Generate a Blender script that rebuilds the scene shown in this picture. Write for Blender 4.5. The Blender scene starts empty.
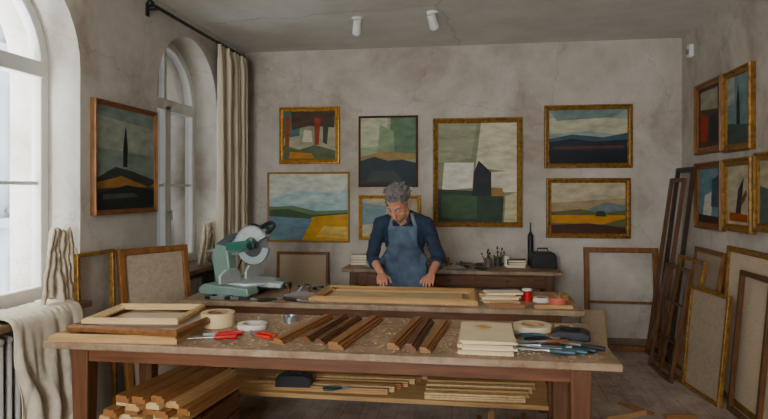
import bpy,bmesh,math,random
from mathutils import Vector,Matrix,Euler,noise
from mathutils.bvhtree import BVHTree
random.seed(4)
R=math.radians
SC=bpy.context.scene
COL=SC.collection
D=6.36; XL=-2.47; XR=2.09; H=3.12; YB=-2.4; XW=-2.72

# ---------------------------------------------------------------- materials
def lin(c,k=1.22):
    r=[]
    for x in c:
        x=x/255.0
        r.append(x/12.92 if x<=.04045 else ((x+.055)/1.055)**2.4)
    L=.3*r[0]+.59*r[1]+.11*r[2]
    return [max(0.002,min(.95,L+(x-L)*k)) for x in r]
MC={}
def M(name,col,rough=.6,metal=0.0,var=.18,scale=9.0,bump=0.0,st=(1,1,1),col2=None,spec=.4,detail=5):
    if name in MC: return MC[name]
    m=bpy.data.materials.new(name); m.use_nodes=True
    nt=m.node_tree; n=nt.nodes; l=nt.links
    b=n["Principled BSDF"]
    b.inputs["Roughness"].default_value=rough; b.inputs["Metallic"].default_value=metal
    b.inputs["Specular IOR Level"].default_value=spec
    tc=n.new("ShaderNodeTexCoord"); mp=n.new("ShaderNodeMapping")
    mp.inputs["Scale"].default_value=st
    ns=n.new("ShaderNodeTexNoise"); ns.inputs["Scale"].default_value=scale; ns.inputs["Detail"].default_value=detail
    l.new(tc.outputs["Object"],mp.inputs[0]); l.new(mp.outputs[0],ns.inputs["Vector"])
    rp=n.new("ShaderNodeValToRGB")
    a=lin(col); c2=lin(col2) if col2 else [min(1,x*(1+var)) for x in a]
    c1=[x*(1-var) for x in a]
    rp.color_ramp.elements[0].position=.3; rp.color_ramp.elements[1].position=.7
    rp.color_ramp.elements[0].color=(*c1,1); rp.color_ramp.elements[1].color=(*c2,1)
    l.new(ns.outputs["Fac"],rp.inputs[0]); l.new(rp.outputs[0],b.inputs["Base Color"])
    if bump>0:
        bp=n.new("ShaderNodeBump"); bp.inputs["Strength"].default_value=bump; bp.inputs["Distance"].default_value=.01
        l.new(ns.outputs["Fac"],bp.inputs["Height"]); l.new(bp.outputs[0],b.inputs["Normal"])
    MC[name]=m; return m

def plaster(name,base,light,stain,s=1.0,off=0):
    m=bpy.data.materials.new(name); m.use_nodes=True
    nt=m.node_tree; n=nt.nodes; l=nt.links; b=n["Principled BSDF"]
    b.inputs["Roughness"].default_value=.9; b.inputs["Specular IOR Level"].default_value=.15
    tc=n.new("ShaderNodeTexCoord"); mp=n.new("ShaderNodeMapping"); mp.inputs["Location"].default_value=(off,off*.7,0)
    l.new(tc.outputs["Object"],mp.inputs[0])
    n1=n.new("ShaderNodeTexNoise"); n1.inputs["Scale"].default_value=1.1*s; n1.inputs["Detail"].default_value=9; n1.inputs["Roughness"].default_value=.62; n1.inputs["Distortion"].default_value=.6
    n2=n.new("ShaderNodeTexNoise"); n2.inputs["Scale"].default_value=5*s; n2.inputs["Detail"].default_value=8; n2.inputs["Roughness"].default_value=.7
    l.new(mp.outputs[0],n1.inputs["Vector"]); l.new(mp.outputs[0],n2.inputs["Vector"])
    r1=n.new("ShaderNodeValToRGB"); e=r1.color_ramp.elements
    e[0].position=.33; e[0].color=(*lin(stain,1.0),1); e[1].position=.66; e[1].color=(*lin(light,1.0),1)
    x=e.new(.47); x.color=(*lin(base,1.0),1)
    l.new(n1.outputs["Fac"],r1.inputs[0])
    r2=n.new("ShaderNodeValToRGB"); e=r2.color_ramp.elements
    e[0].position=.3; e[0].color=(.82,.80,.77,1); e[1].position=.6; e[1].color=(1,1,1,1)
    l.new(n2.outputs["Fac"],r2.inputs[0])
    mx=n.new("ShaderNodeMix"); mx.data_type='RGBA'; mx.blend_type='MULTIPLY'; mx.inputs[0].default_value=.8
    l.new(r1.outputs[0],mx.inputs[6]); l.new(r2.outputs[0],mx.inputs[7])
    # hairline cracks
    vo=n.new("ShaderNodeTexVoronoi"); vo.feature='DISTANCE_TO_EDGE'; vo.inputs["Scale"].default_value=.8*s
    ad=n.new("ShaderNodeVectorMath"); ad.operation='ADD'
    sc=n.new("ShaderNodeVectorMath"); sc.operation='SCALE'; sc.inputs[3].default_value=.35
    l.new(n2.outputs["Color"],sc.inputs[0]); l.new(mp.outputs[0],ad.inputs[0]); l.new(sc.outputs[0],ad.inputs[1]); l.new(ad.outputs[0],vo.inputs["Vector"])
    r3=n.new("ShaderNodeValToRGB"); e=r3.color_ramp.elements
    e[0].position=0; e[0].color=(.55,.5,.45,1); e[1].position=.006; e[1].color=(1,1,1,1)
    l.new(vo.outputs["Distance"],r3.inputs[0])
    m2=n.new("ShaderNodeMix"); m2.data_type='RGBA'; m2.blend_type='MULTIPLY'; m2.inputs[0].default_value=.5
    l.new(mx.outputs[2],m2.inputs[6]); l.new(r3.outputs[0],m2.inputs[7])
    l.new(m2.outputs[2],b.inputs["Base Color"])
    bp=n.new("ShaderNodeBump"); bp.inputs["Strength"].default_value=.25; bp.inputs["Distance"].default_value=.02
    l.new(n2.outputs["Fac"],bp.inputs["Height"]); l.new(bp.outputs[0],b.inputs["Normal"])
    return m

def planks(name,ca,cb,dust,bw,bh,rough=.6,dustamt=.5,rot=0,gstretch=(1.5,22,22),dscale=3):
    m=bpy.data.materials.new(name); m.use_nodes=True
    nt=m.node_tree; n=nt.nodes; l=nt.links; b=n["Principled BSDF"]
    b.inputs["Roughness"].default_value=rough; b.inputs["Specular IOR Level"].default_value=.35
    tc=n.new("ShaderNodeTexCoord"); mp=n.new("ShaderNodeMapping"); mp.inputs["Rotation"].default_value=(0,0,rot)
    l.new(tc.outputs["Object"],mp.inputs[0])
    br=n.new("ShaderNodeTexBrick"); br.inputs["Scale"].default_value=1; br.inputs["Brick Width"].default_value=bw; br.inputs["Row Height"].default_value=bh
    br.inputs["Mortar Size"].default_value=.003; br.inputs["Mortar Smooth"].default_value=.3
    br.inputs["Color1"].default_value=(*lin(ca),1); br.inputs["Color2"].default_value=(*lin(cb),1); br.inputs["Mortar"].default_value=(.01,.008,.006,1)
    l.new(mp.outputs[0],br.inputs["Vector"])
    m2=n.new("ShaderNodeMapping"); m2.inputs["Scale"].default_value=gstretch; l.new(mp.outputs[0],m2.inputs[0])
    g=n.new("ShaderNodeTexNoise"); g.inputs["Scale"].default_value=2.2; g.inputs["Detail"].default_value=8; g.inputs["Roughness"].default_value=.65
    l.new(m2.outputs[0],g.inputs["Vector"])
    r=n.new("ShaderNodeValToRGB"); e=r.color_ramp.elements; e[0].position=.3; e[0].color=(.6,.57,.55,1); e[1].position=.65; e[1].color=(1.12,1.1,1.08,1)
    l.new(g.outputs["Fac"],r.inputs[0])
    mx=n.new("ShaderNodeMix"); mx.data_type='RGBA'; mx.blend_type='MULTIPLY'; mx.inputs[0].default_value=1
    l.new(br.outputs["Color"],mx.inputs[6]); l.new(r.outputs[0],mx.inputs[7])
    dn=n.new("ShaderNodeTexNoise"); dn.inputs["Scale"].default_value=dscale; dn.inputs["Detail"].default_value=10; dn.inputs["Roughness"].default_value=.72
    l.new(tc.outputs["Object"],dn.inputs["Vector"])
    dr=n.new("ShaderNodeValToRGB"); e=dr.color_ramp.elements; e[0].position=.36; e[0].color=(.08,.08,.08,1); e[1].position=.78; e[1].color=(dustamt,)*3+(1,)
    l.new(dn.outputs["Fac"],dr.inputs[0])
    m3=n.new("ShaderNodeMix"); m3.data_type='RGBA'; l.new(dr.outputs[0],m3.inputs[0]); l.new(mx.outputs[2],m3.inputs[6]); m3.inputs[7].default_value=(*lin(dust),1)
    l.new(m3.outputs[2],b.inputs["Base Color"])
    bp=n.new("ShaderNodeBump"); bp.inputs["Strength"].default_value=.3; bp.inputs["Distance"].default_value=.006
    l.new(g.outputs["Fac"],bp.inputs["Height"]); l.new(bp.outputs[0],b.inputs["Normal"])
    return m

def wood(name,col,rough=.5,axis=0,var=.35,scale=3):
    st=[14,14,14]; st[axis]=1.2
    return M(name,col,rough,0,var,scale,.15,tuple(st),spec=.35)
MW=plaster("plaster_beige",(182,172,158),(202,194,181),(156,141,125))
MWL=plaster("plaster_pale",(188,181,169),(206,199,187),(164,152,137),1.0,3.1)
MCE=plaster("plaster_ceiling",(226,222,214),(230,226,219),(218,212,203),.5,7)
MFL=planks("floor_boards",(150,130,116),(126,106,92),(206,196,184),1.4,.13,.6,.8,R(90))
MT1=planks("worn_tabletop",(126,95,70),(108,80,58),(198,180,156),3.2,.24,.5,.6,0,(1.2,16,16),9)
MT2=planks("worn_benchtop",(126,95,70),(108,82,60),(198,180,154),3.0,.2,.5,.6,0,(1.2,16,16),9)
WD=wood("table_brown",(96,62,42),.5)
WDv=wood("table_leg_brown",(88,58,40),.5,2)
GOLD=M("gilt_gold",(170,130,74),.4,.45,.4,30,.4)
GOLD2=M("antique_gold",(132,98,56),.45,.35,.5,30,.5)
BRW=M("walnut_frame",(84,56,36),.45,0,.35,6,.1,(6,6,1.5))
BRW2=M("red_brown_frame",(118,80,50),.4,.1,.35,6,.1,(6,6,1.5))
DKF=M("dark_bronze_frame",(54,38,28),.45,.1,.3,12,.1)
RAW=wood("raw_oak",(176,142,102),.6,0,.22)
RAW2=wood("raw_pine",(204,176,136),.65,0,.18)
CANV=M("blank_linen",(188,170,146),.9,0,.1,60,.1)
CANV2=M("grey_linen",(152,136,117),.9,0,.14,40,.1)
BLK=M("black_plastic",(24,24,26),.45,0,.2)
STEEL=M("brushed_steel",(170,172,174),.3,.8,.12,20)
ALU=M("cast_aluminium",(186,190,188),.4,.4,.1,20)
GRN=M("machine_green",(48,92,78),.4,0,.12)
GRY=M("machine_grey_green",(120,140,130),.45,.2,.1)
WHT=M("white_paint",(216,214,208),.45,0,.05)
RADM=M("radiator_enamel",(196,192,182),.4,0,.07)
LIN=M("linen_cloth",(200,188,167),.95,0,.12,30,.2)
LIN2=M("curtain_linen",(200,188,166),.95,0,.1,26,.2,(1,1,.2))

# ---------------------------------------------------------------- mesh builder
class B:
    def __init__(s): s.v=[]; s.f=[]; s.m=[]
    def add(s,v,f,m=0,mat=None):
        o=len(s.v)
        s.v+= [tuple(mat@Vector(p)) if mat else tuple(p) for p in v]
        for q in f: s.f.append(tuple(i+o for i in q)); s.m.append(m)
        return s
    def box(s,x0,x1,y0,y1,z0,z1,m=0,mat=None):
        v=[(x,y,z) for x in(x0,x1) for y in(y0,y1) for z in(z0,z1)]
        return s.add(v,[(0,1,3,2),(4,6,7,5),(0,4,5,1),(2,3,7,6),(0,2,6,4),(1,5,7,3)],m,mat)
    def cyl(s,p0,p1,r0,r1=None,n=16,m=0,mat=None,cap=True):
        r1=r0 if r1 is None else r1
        p0=Vector(p0);p1=Vector(p1); d=(p1-p0).normalized()
        a=d.orthogonal().normalized(); b=d.cross(a)
        v=[];f=[]
        for p,r in((p0,r0),(p1,r1)):
            for i in range(n):
                t=2*math.pi*i/n; v.append(p+(a*math.cos(t)+b*math.sin(t))*r)
        for i in range(n): f.append((i,(i+1)%n,n+(i+1)%n,n+i))
        if cap: f.append(tuple(range(n-1,-1,-1))); f.append(tuple(range(n,2*n)))
        return s.add(v,f,m,mat)
    def cap(s,p0,p1,r0,r1,n=14,m=0,mat=None):
        s.cyl(p0,p1,r0,r1,n,m,mat); s.ell(p0,(r0,)*3,n,m,mat); return s.ell(p1,(r1,)*3,n,m,mat)
    def ell(s,c,r,n=14,m=0,mat=None,rot=None):
        v=[];f=[];k=max(6,n//2+1)
        c=Vector(c); rm=rot.to_matrix() if rot else Matrix.Identity(3)
        v.append(c+rm@Vector((0,0,r[2])))
        for j in range(1,k):
            ph=math.pi*j/k
            for i in range(n):
                t=2*math.pi*i/n
                v.append(c+rm@Vector((r[0]*math.sin(ph)*math.cos(t),r[1]*math.sin(ph)*math.sin(t),r[2]*math.cos(ph))))
        v.append(c+rm@Vector((0,0,-r[2])))
        for i in range(n): f.append((0,1+i,1+(i+1)%n))
        for j in range(k-2):
            for i in range(n):
                a=1+j*n+i;b_=1+j*n+(i+1)%n; f.append((a,a+n,b_+n,b_))
        L=len(v)-1; o=1+(k-2)*n
        for i in range(n): f.append((L,o+(i+1)%n,o+i))
        return s.add(v,f,m,mat)
    def tube(s,pts,r,n=10,m=0,mat=None,closed=False):
        pts=[Vector(p) for p in pts]; v=[];f=[];N=len(pts)
        up=None
        for i,p in enumerate(pts):
            if closed: d=(pts[(i+1)%N]-pts[i-1]).normalized()
            else: d=(pts[min(i+1,N-1)]-pts[max(i-1,0)]).normalized()
            if up is None: a=d.orthogonal().normalized()
            else: a=(up-d*up.dot(d)).normalized()
            up=a; b=d.cross(a); rr=r[i] if isinstance(r,(list,tuple)) else r
            for k in range(n):
                t=2*math.pi*k/n; v.append(p+(a*math.cos(t)+b*math.sin(t))*rr)
        for i in range(N if closed else N-1):
            j=(i+1)%N
            for k in range(n): f.append((i*n+k,i*n+(k+1)%n,j*n+(k+1)%n,j*n+k))
        if not closed: f.append(tuple(range(n-1,-1,-1))); f.append(tuple((N-1)*n+k for k in range(n)))
        return s.add(v,f,m,mat)
    def lathe(s,prof,n=24,m=0,mat=None,c=(0,0,0),closed=False):
        v=[];f=[];N=len(prof)
        for r,z in prof:
            for i in range(n):
                t=2*math.pi*i/n; v.append((c[0]+max(r,1e-4)*math.cos(t),c[1]+max(r,1e-4)*math.sin(t),c[2]+z))
        for j in range(N if closed else N-1):
            q=(j+1)%N
            for i in range(n): f.append((j*n+i,j*n+(i+1)%n,q*n+(i+1)%n,q*n+i))
        if not closed: f.append(tuple(range(n-1,-1,-1))); f.append(tuple((N-1)*n+k for k in range(n)))
        return s.add(v,f,m,mat)
    def prism(s,poly,a0,a1,axis='y',m=0,mat=None):
        def P(u,w,a): return (u,a,w) if axis=='y' else ((a,u,w) if axis=='x' else (u,w,a))
        n=len(poly); v=[P(u,w,a0) for u,w in poly]+[P(u,w,a1) for u,w in poly]
        f=[tuple(range(n)),tuple(range(2*n-1,n-1,-1))]+[(i,(i+1)%n,n+(i+1)%n,n+i) for i in range(n)]
        return s.add(v,f,m,mat)
    def sweepframe(s,w,h,bw,dp,prof=None,m=0):
        # closed rectangular mitred frame in XZ, origin bottom centre, back y=0, front -y
        prof=prof or [(0,0),(0,.7),(.12,.95),(.3,1),(.5,.72),(.72,.62),(.88,.7),(1,.55),(1,0)]
        v=[];f=[];n=len(prof)
        for cx,cz in((-1,0),(1,0),(1,1),(-1,1)):
            for t,d in prof:
                o=t*bw
                v.append((cx*(w/2-o),-d*dp,(o if cz==0 else h-o)))
        for k in range(4):
            q=(k+1)%4
            for i in range(n):
                j=(i+1)%n; f.append((k*n+i,k*n+j,q*n+j,q*n+i))
        return s.add(v,f,m)
    def mesh(s,name,mats,smooth=True,ang=38,recalc=True):
        me=bpy.data.meshes.new(name); me.from_pydata(s.v,[],s.f); 
        for x in mats: me.materials.append(x)
        for p,i in zip(me.polygons,s.m): p.material_index=i
        if recalc:
            bm=bmesh.new(); bm.from_mesh(me); bmesh.ops.recalc_face_normals(bm,faces=bm.faces); bm.to_mesh(me); bm.free()
        if smooth:
            for p in me.polygons: p.use_smooth=True
            me.set_sharp_from_angle(angle=R(ang))
        me.update(); return me
    def obj(s,name,mats,loc=(0,0,0),rot=(0,0,0),parent=None,label=None,cat=None,group=None,kind=None,smooth=True,ang=38,bevel=0,recalc=True):
        if not isinstance(mats,(list,tuple)): mats=[mats]
        o=bpy.data.objects.new(name,s.mesh(name,mats,smooth,ang,recalc)); COL.objects.link(o)
        return fin(o,loc,rot,parent,label,cat,group,kind,bevel)
def fin(o,loc=(0,0,0),rot=(0,0,0),parent=None,label=None,cat=None,group=None,kind=None,bevel=0):
    o.location=loc; o.rotation_euler=rot
    if parent: o.parent=parent
    if label: o["label"]=label
    if cat: o["category"]=cat
    if group: o["group"]=group
    if kind: o["kind"]=kind
    if bevel:
        b=o.modifiers.new("bevel","BEVEL"); b.width=bevel; b.segments=2; b.limit_method='ANGLE'; b.angle_limit=R(40)
    return o
def E(name,loc,rot=(0,0,0),label=None,cat=None,group=None,kind=None):
    o=bpy.data.objects.new(name,None); o.empty_display_size=.05; COL.objects.link(o)
    return fin(o,loc,rot,None,label,cat,group,kind)

# ---------------------------------------------------------------- room
S=dict(kind="structure")
B().box(-3.0,XR+.2,YB-.2,D+.2,-.12,0).obj("floor",MFL,smooth=False,**S)
B().box(-3.0,XR+.2,YB-.2,D+.2,H,H+.12).obj("ceiling",MCE,smooth=False,**S)
B().box(XL-.5,XR+.2,D,D+.2,0,H).obj("wall_back",MW,smooth=False,**S)
B().box(XR,XR+.2,YB-.2,D,0,H).obj("wall_right",MW,smooth=False,**S)
FX0,FX1=-2.0,-.2  # opening cut in the unseen wall to let in fill light
B().box(XL-.5,FX0,YB-.2,YB,0,H).box(FX1,XR,YB-.2,YB,0,H).box(FX0,FX1,YB-.2,YB,0,.9).box(FX0,FX1,YB-.2,YB,2.95,H).obj("wall_front",MW,smooth=False,**S)
B().box(XR-.015,XR,YB,D-.02,0,.1).obj("baseboard_right",M("baseboard_brown",(110,92,78),.6),smooth=False,**S)
B().box(XL,XR-.02,D-.015,D,0,.1).obj("baseboard_back",MC["baseboard_brown"],smooth=False,**S)
OPEN=[(-1.8,-.66),(.29,1.43),(2.38,3.52),(4.47,5.61)]  # first two windows are out of view, added to brighten the room
ZS=2.38; RR=.57; XO=-2.97
w=B(); y=YB; NA=20
for y0,y1 in OPEN:
    w.add([(XL,y,0),(XL,y0,0),(XL,y0,H),(XL,y,H)],[(0,1,2,3)])
    yc=(y0+y1)/2
    arc=[(yc-RR*math.cos(math.pi*i/NA),ZS+RR*math.sin(math.pi*i/NA)) for i in range(NA+1)]
    for i in range(NA):
        a,b=arc[i],arc[i+1]
        w.add([(XL,a[0],a[1]),(XL,b[0],b[1]),(XL,b[0],H),(XL,a[0],H)],[(0,1,2,3)])
    outl=[(y0,0)]+arc+[(y1,0)]
    v=[(XL,p[0],p[1]) for p in outl]+[(XO,p[0],p[1]) for p in outl]; n=len(outl)
    w.add(v,[(i,i+1,n+i+1,n+i) for i in range(n-1)])
    for i in range(NA):
        a,b=arc[i],arc[i+1]
        w.add([(XO,a[0],a[1]),(XO,b[0],b[1]),(XO,b[0],H),(XO,a[0],H)],[(0,1,2,3)])
    w.box(XO,XW-.02,y0,y1,0,.88)
    y=y1
w.add([(XL,y,0),(XL,D,0),(XL,D,H),(XL,y,H)],[(0,1,2,3)])
w.obj("wall_left",MWL,ang=30,recalc=False,**S)
# glass
gm=bpy.data.materials.new("window_glass"); gm.use_nodes=True; nt=gm.node_tree; nt.nodes.clear()
o_=nt.nodes.new("ShaderNodeOutputMaterial"); mx=nt.nodes.new("ShaderNodeMixShader"); tr=nt.nodes.new("ShaderNodeBsdfTransparent"); gl=nt.nodes.new("ShaderNodeBsdfGlossy"); gl.inputs["Roughness"].default_value=.03
fr=nt.nodes.new("ShaderNodeFresnel"); fr.inputs[0].default_value=1.25
nt.links.new(fr.outputs[0],mx.inputs[0]); nt.links.new(tr.outputs[0],mx.inputs[1]); nt.links.new(gl.outputs[0],mx.inputs[2]); nt.links.new(mx.outputs[0],o_.inputs[0])
def portal(loc,rot,a,b):
    la=bpy.data.lights.new("window_daylight","AREA"); la.shape='RECTANGLE'; la.size=a; la.size_y=b; la.cycles.is_portal=True
    lo=bpy.data.objects.new("window_daylight",la); COL.objects.link(lo); lo.location=loc; lo.rotation_euler=rot
for k,(y0,y1) in enumerate(OPEN):
    yc=(y0+y1)/2
    f=B()
    def arcpts(r,z0): return [(yc-r,z0)]+[(yc-r*math.cos(math.pi*i/NA),ZS+r*math.sin(math.pi*i/NA)) for i in range(NA+1)]+[(yc+r,z0)]
    po=arcpts(RR-.001,.9); pi_=arcpts(RR-.07,.9); n=len(po)
    v=[(XW+.03,a,b) for a,b in po]+[(XW+.03,a,b) for a,b in pi_]+[(XW-.04,a,b) for a,b in po]+[(XW-.04,a,b) for a,b in pi_]
    fs=[]
    for i in range(n-1):
        fs+=[(i,i+1,n+i+1,n+i),(2*n+i,3*n+i,3*n+i+1,2*n+i+1),(n+i,n+i+1,3*n+i+1,3*n+i),(i,2*n+i,2*n+i+1,i+1)]
    f.add(v,fs)
    f.box(XW-.04,XW+.03,yc-RR+.06,yc+RR-.06,.9,.99)
    f.box(XW-.04,XW+.045,yc-RR+.06,yc+RR-.06,ZS-.07,ZS+.03)
    f.box(XW-.03,XW+.045,yc-.045,yc+.045,.95,ZS-.03)
    f.box(XW-.03,XW+.02,yc-.02,yc+.02,ZS,ZS+RR-.03)
    for s_ in(-1,1):
        f.box(XW-.02,XW+.012,min(yc+s_*.045,yc+s_*.5),max(yc+s_*.045,yc+s_*.5),1.63,1.655)
    wo=f.obj("window_%d"%(k+1),WHT,bevel=.006,**S)
    g=B(); poly=[(a,b) for a,b in arcpts(RR-.05,.93)]
    g.add([(XW-.01,a,b) for a,b in poly],[tuple(range(len(poly)))]); g.obj("window_pane",gm,parent=wo,smooth=False)
    h=B().cyl((XW+.045,yc,1.4),(XW+.075,yc,1.4),.012).box(XW+.065,XW+.08,yc-.01,yc+.01,1.33,1.42)
    h.obj("window_handle",STEEL,parent=wo,bevel=.003)
    B().box(XW-.02,XL+.09,y0+.004,y1-.004,.86,.9).obj("trim_%d"%(k+1),M("sill_wood",(118,96,78),.5),bevel=.006,**S)
    portal((XO-.01,yc,1.93),(0,R(-90),0),2.1,1.14)
f=B().box(FX0,FX1,YB-.12,YB-.06,.9,.97).box(FX0,FX1,YB-.12,YB-.06,2.88,2.95)
for x in(FX0,(FX0+FX1)/2-.035,FX1-.07): f.box(x,x+.07,YB-.12,YB-.06,.97,2.88)
f.obj("window_5",WHT,**S)  # unseen window frame, added with its wall opening for fill from behind the camera
portal(((FX0+FX1)/2,YB-.25,1.92),(R(90),0,0),FX1-FX0,2.05)

# building across the street
fa=B(); 
fa.box(-11,-10,-14,22,-8,16)
for yy in range(-12,21,3):
    for zz in(-6,-2.3,1.4,5.1,8.8):
        fa.box(-10.0,-9.93,yy-.15,yy+1.35,zz-.15,zz+2.45,0)
        fa.box(-9.95,-9.91,yy,yy+1.2,zz,zz+2.3,1)
        fa.box(-9.95,-9.88,yy+.56,yy+.64,zz,zz+2.3,2)
        fa.box(-9.95,-9.5,yy-.3,yy+1.5,zz-.3,zz-.18,0)
        for q in range(10): fa.box(-9.53,-9.5,yy-.25+q*.18,yy-.23+q*.18,zz-.18,zz+.7,3)
        fa.box(-9.54,-9.49,yy-.3,yy+1.5,zz+.7,zz+.74,3)
for zz in(-2.9,.8,4.5,8.2): fa.box(-10,-9.75,-14,22,zz,zz+.2,0)
fa.obj("building_facade",[M("facade_stone",(72,76,78),.8,0,.12,2),M("facade_glass",(12,16,22),.5),M("facade_joinery",(84,88,90),.6),BLK],label="pale stone apartment building across the street with tall windows",cat="building",smooth=False)

# ---------------------------------------------------------------- radiators, curtain, cloths
def radiator(y0,y1,label):
    e=E("radiator",(-2.585,(y0+y1)/2,0),label=label,cat="radiator")
    b=B(); n=int((y1-y0)/.062); L=(y1-y0)
    for i in range(n):
        yy=-L/2+L*(i+.5)/n
        for xx in(-.05,0.0,.05): b.cap((xx,yy,.17),(xx,yy,.74),.017,.017,8)
        b.cap((-.05,yy,.14),(.05,yy,.14),.024,.024,8); b.cap((-.05,yy,.77),(.05,yy,.77),.024,.024,8)
    b.cyl((0,-L/2,.14),(0,L/2,.14),.02); b.cyl((0,-L/2,.77),(0,L/2,.77),.02)
    b.obj("radiator_body",RADM,parent=e)
    B().cyl((0,L/2,.14),(0,L/2+.08,.14),.014).cyl((0,L/2+.08,0),(0,L/2+.08,.17),.012).cyl((0,L/2+.08,.14),(.05,L/2+.08,.14),.022).obj("valve",STEEL,parent=e)
    for q in(-L/2+.05,L/2-.08): B().box(-.04,.04,q,q+.03,0,.14).obj("foot",RADM,parent=e)
radiator(2.47,3.34,"white cast-iron column radiator beneath window sill")
radiator(4.56,5.43,"white cast-iron column radiator beneath arched window")

rod=E("curtain_rod",(-2.36,4.2,2.99),label="dark metal curtain rod mounted over arched window",cat="curtain rod")
B().cyl((0,0,0),(0,1.88,0),.014).obj("rod",BLK,parent=rod)
B().ell((0,-.02,0),(.028,.035,.028)).obj("finial",BLK,parent=rod)
for yy in(.12,1.5): B().box(-.11,0,yy-.01,yy+.01,-.008,.008).box(-.11,-.1,yy-.02,yy+.02,-.05,.05).obj("bracket",BLK,parent=rod)
def pleat(y0,y1,z0,z1,x,amp,nf,name,mat,label,cat,taper=0,seed=0,rag=0,thick=.004,crease=.12):
    b=B(); NU=nf*14; NV=46; v=[];f=[]
    for j in range(NV+1):
        t=j/NV; z=z1+(z0-z1)*t
        for i in range(NU+1):
            u=i/NU; yc=(y0+y1)/2
            ph=u*nf*2*math.pi+1.1*noise.noise(Vector((u*3,t*.9,seed)))*2
            yy=y0+(y1-y0)*u
            yy=yc+(yy-yc)*(1-taper*(1-t)**1.3)+.02*noise.noise(Vector((t*1.6,u*3,seed+9)))*(.2+t)
            a=amp*(.8+.8*noise.noise(Vector((u*6,t*.8,seed+3))))*(1 if t>.04 else .7)
            xx=x+a*math.sin(ph)+.02*noise.noise(Vector((t*1.4,u*2,seed+5)))+amp*crease*noise.noise(Vector((u*18,t*10,seed)))
            v.append((xx,yy,z+rag*noise.noise(Vector((u*3,1,seed)))*(.4+t)))
    for j in range(NV):
        for i in range(NU):
            a=j*(NU+1)+i; f.append((a,a+1,a+NU+2,a+NU+1))
    b.add(v,f)
    o=b.obj(name,mat,label=label,cat=cat,recalc=False,ang=180)
    s=o.modifiers.new("thick","SOLIDIFY"); s.thickness=thick
    return o
cur=pleat(5.34,6.14,.02,2.975,-2.35,.05,9,"curtain",LIN2,"long pale linen curtain hanging in pleats by arched window","curtain",0.06,1)
for i in range(9):
    yy=5.40+i*.077
    pts=[(-2.36+.024*math.cos(a),yy,2.985+.026*math.sin(a)) for a in [k*math.pi/6 for k in range(12)]]
    B().tube(pts,.003,6,closed=True).obj("curtain_ring",BLK,parent=cur)
pleat(3.18,3.50,.93,1.37,-2.47,.024,6,"linen_cloth",LIN,"cream linen cloth hanging bunched at window reveal above sill","cloth",.45,4.4,.05,.006,.5)
pleat(5.20,5.58,.92,1.29,-2.47,.026,6,"linen_cloth",LIN,"cream linen cloth hanging bunched beside arched window","cloth",.5,8.1,.06,.006,.5)
# cloth draped over first sill
b=B(); NU=90; v=[];f=[]
path=[(-2.64,.912),(-2.55,.914),(-2.47,.918),(-2.42,.92),(-2.372,.912),(-2.345,.88),(-2.335,.82),(-2.33,.76),(-2.33,.70),(-2.325,.64),(-2.32,.58),(-2.315,.52),(-2.31,.46),(-2.30,.40),(-2.30,.34),(-2.30,.28)]
for j,(px,pz) in enumerate(path):
    t=j/(len(path)-1)
    for i in range(NU+1):
        u=i/NU; k=max(0,t-.28)
        fold=abs(math.sin(u*11+2.6*noise.noise(Vector((u*3,t*2,4)))))**1.3
        v.append((px+k*.10*fold+k*.03*noise.noise(Vector((u*14,t*5,0))),2.80+u*.56*(1-.25*k)+.06*t*noise.noise(Vector((u*2,t*3,7))),pz+(.022*abs(noise.noise(Vector((u*12,t*12,3)))) if t<.3 else 0)-k*(.16*noise.noise(Vector((u*2.4,0,2)))+.10*u-.06)))
for j in range(len(path)-1):
    for i in range(NU): a=j*(NU+1)+i; f.append((a,a+1,a+NU+2,a+NU+1))
b.add(v,f); o=b.obj("drop_cloth",LIN,label="rumpled cream cloth draped over window sill and hanging down",cat="cloth",recalc=False,ang=180)
s=o.modifiers.new("thick","SOLIDIFY"); s.thickness=.006; s=o.modifiers.new("sub","SUBSURF"); s.levels=1; s.render_levels=1
for i,cc in enumerate([(190,180,160),(120,60,45),(60,70,80)]):
    B().box(-.06,.06,-.09,.09,0,.022).obj("book",M("bookc%d"%i,cc),loc=(-2.44,2.64,.9+.0225*i),rot=(0,0,.1*i),label="small closed book stacked on window sill",cat="book",group="books on window sill",bevel=.002)

# ---------------------------------------------------------------- paintings
def paint(c):
    return M("paint_%d_%d_%d"%c,tuple(int(x*.92) for x in c),.55,0,.25,7,.25,(1,1,2.5),spec=.25)
def framed(name,wd,ht,bw,dp,fm,bg,polys,loc,yaw=0,tilt=0,label="",cat="painting",group=None,prof=None,liner=None,rot=None):
    e=E(name,loc,rot or (-tilt,0,yaw),label=label,cat=cat,group=group)
    B().sweepframe(wd,ht,bw,dp,prof).obj("frame",fm,parent=e,ang=25)
    iw=wd-2*bw; ih=ht-2*bw
    if bg is None: return e
    c=B(); mats=[paint(bg) if not isinstance(bg,bpy.types.Material) else bg]
    c.box(-iw/2-.004,iw/2+.004,-dp*.42,-dp*.15,bw-.004,ht-bw+.004,0)
    for k,(col,pts) in enumerate(polys):
        m=paint(col); 
        if m not in mats: mats.append(m)
        yy=-dp*.42-.0005*(k+1)
        c.add([(-iw/2+u*iw,yy,bw+t*ih) for u,t in pts],[tuple(range(len(pts)))],mats.index(m))
    c.obj("canvas",mats,parent=e,smooth=False,recalc=False)
    return e
def hill(pts,b=0): return [(pts[0][0],b)]+[(pts[-1][0],b)]+pts[::-1]
YW=D-.002
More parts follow.
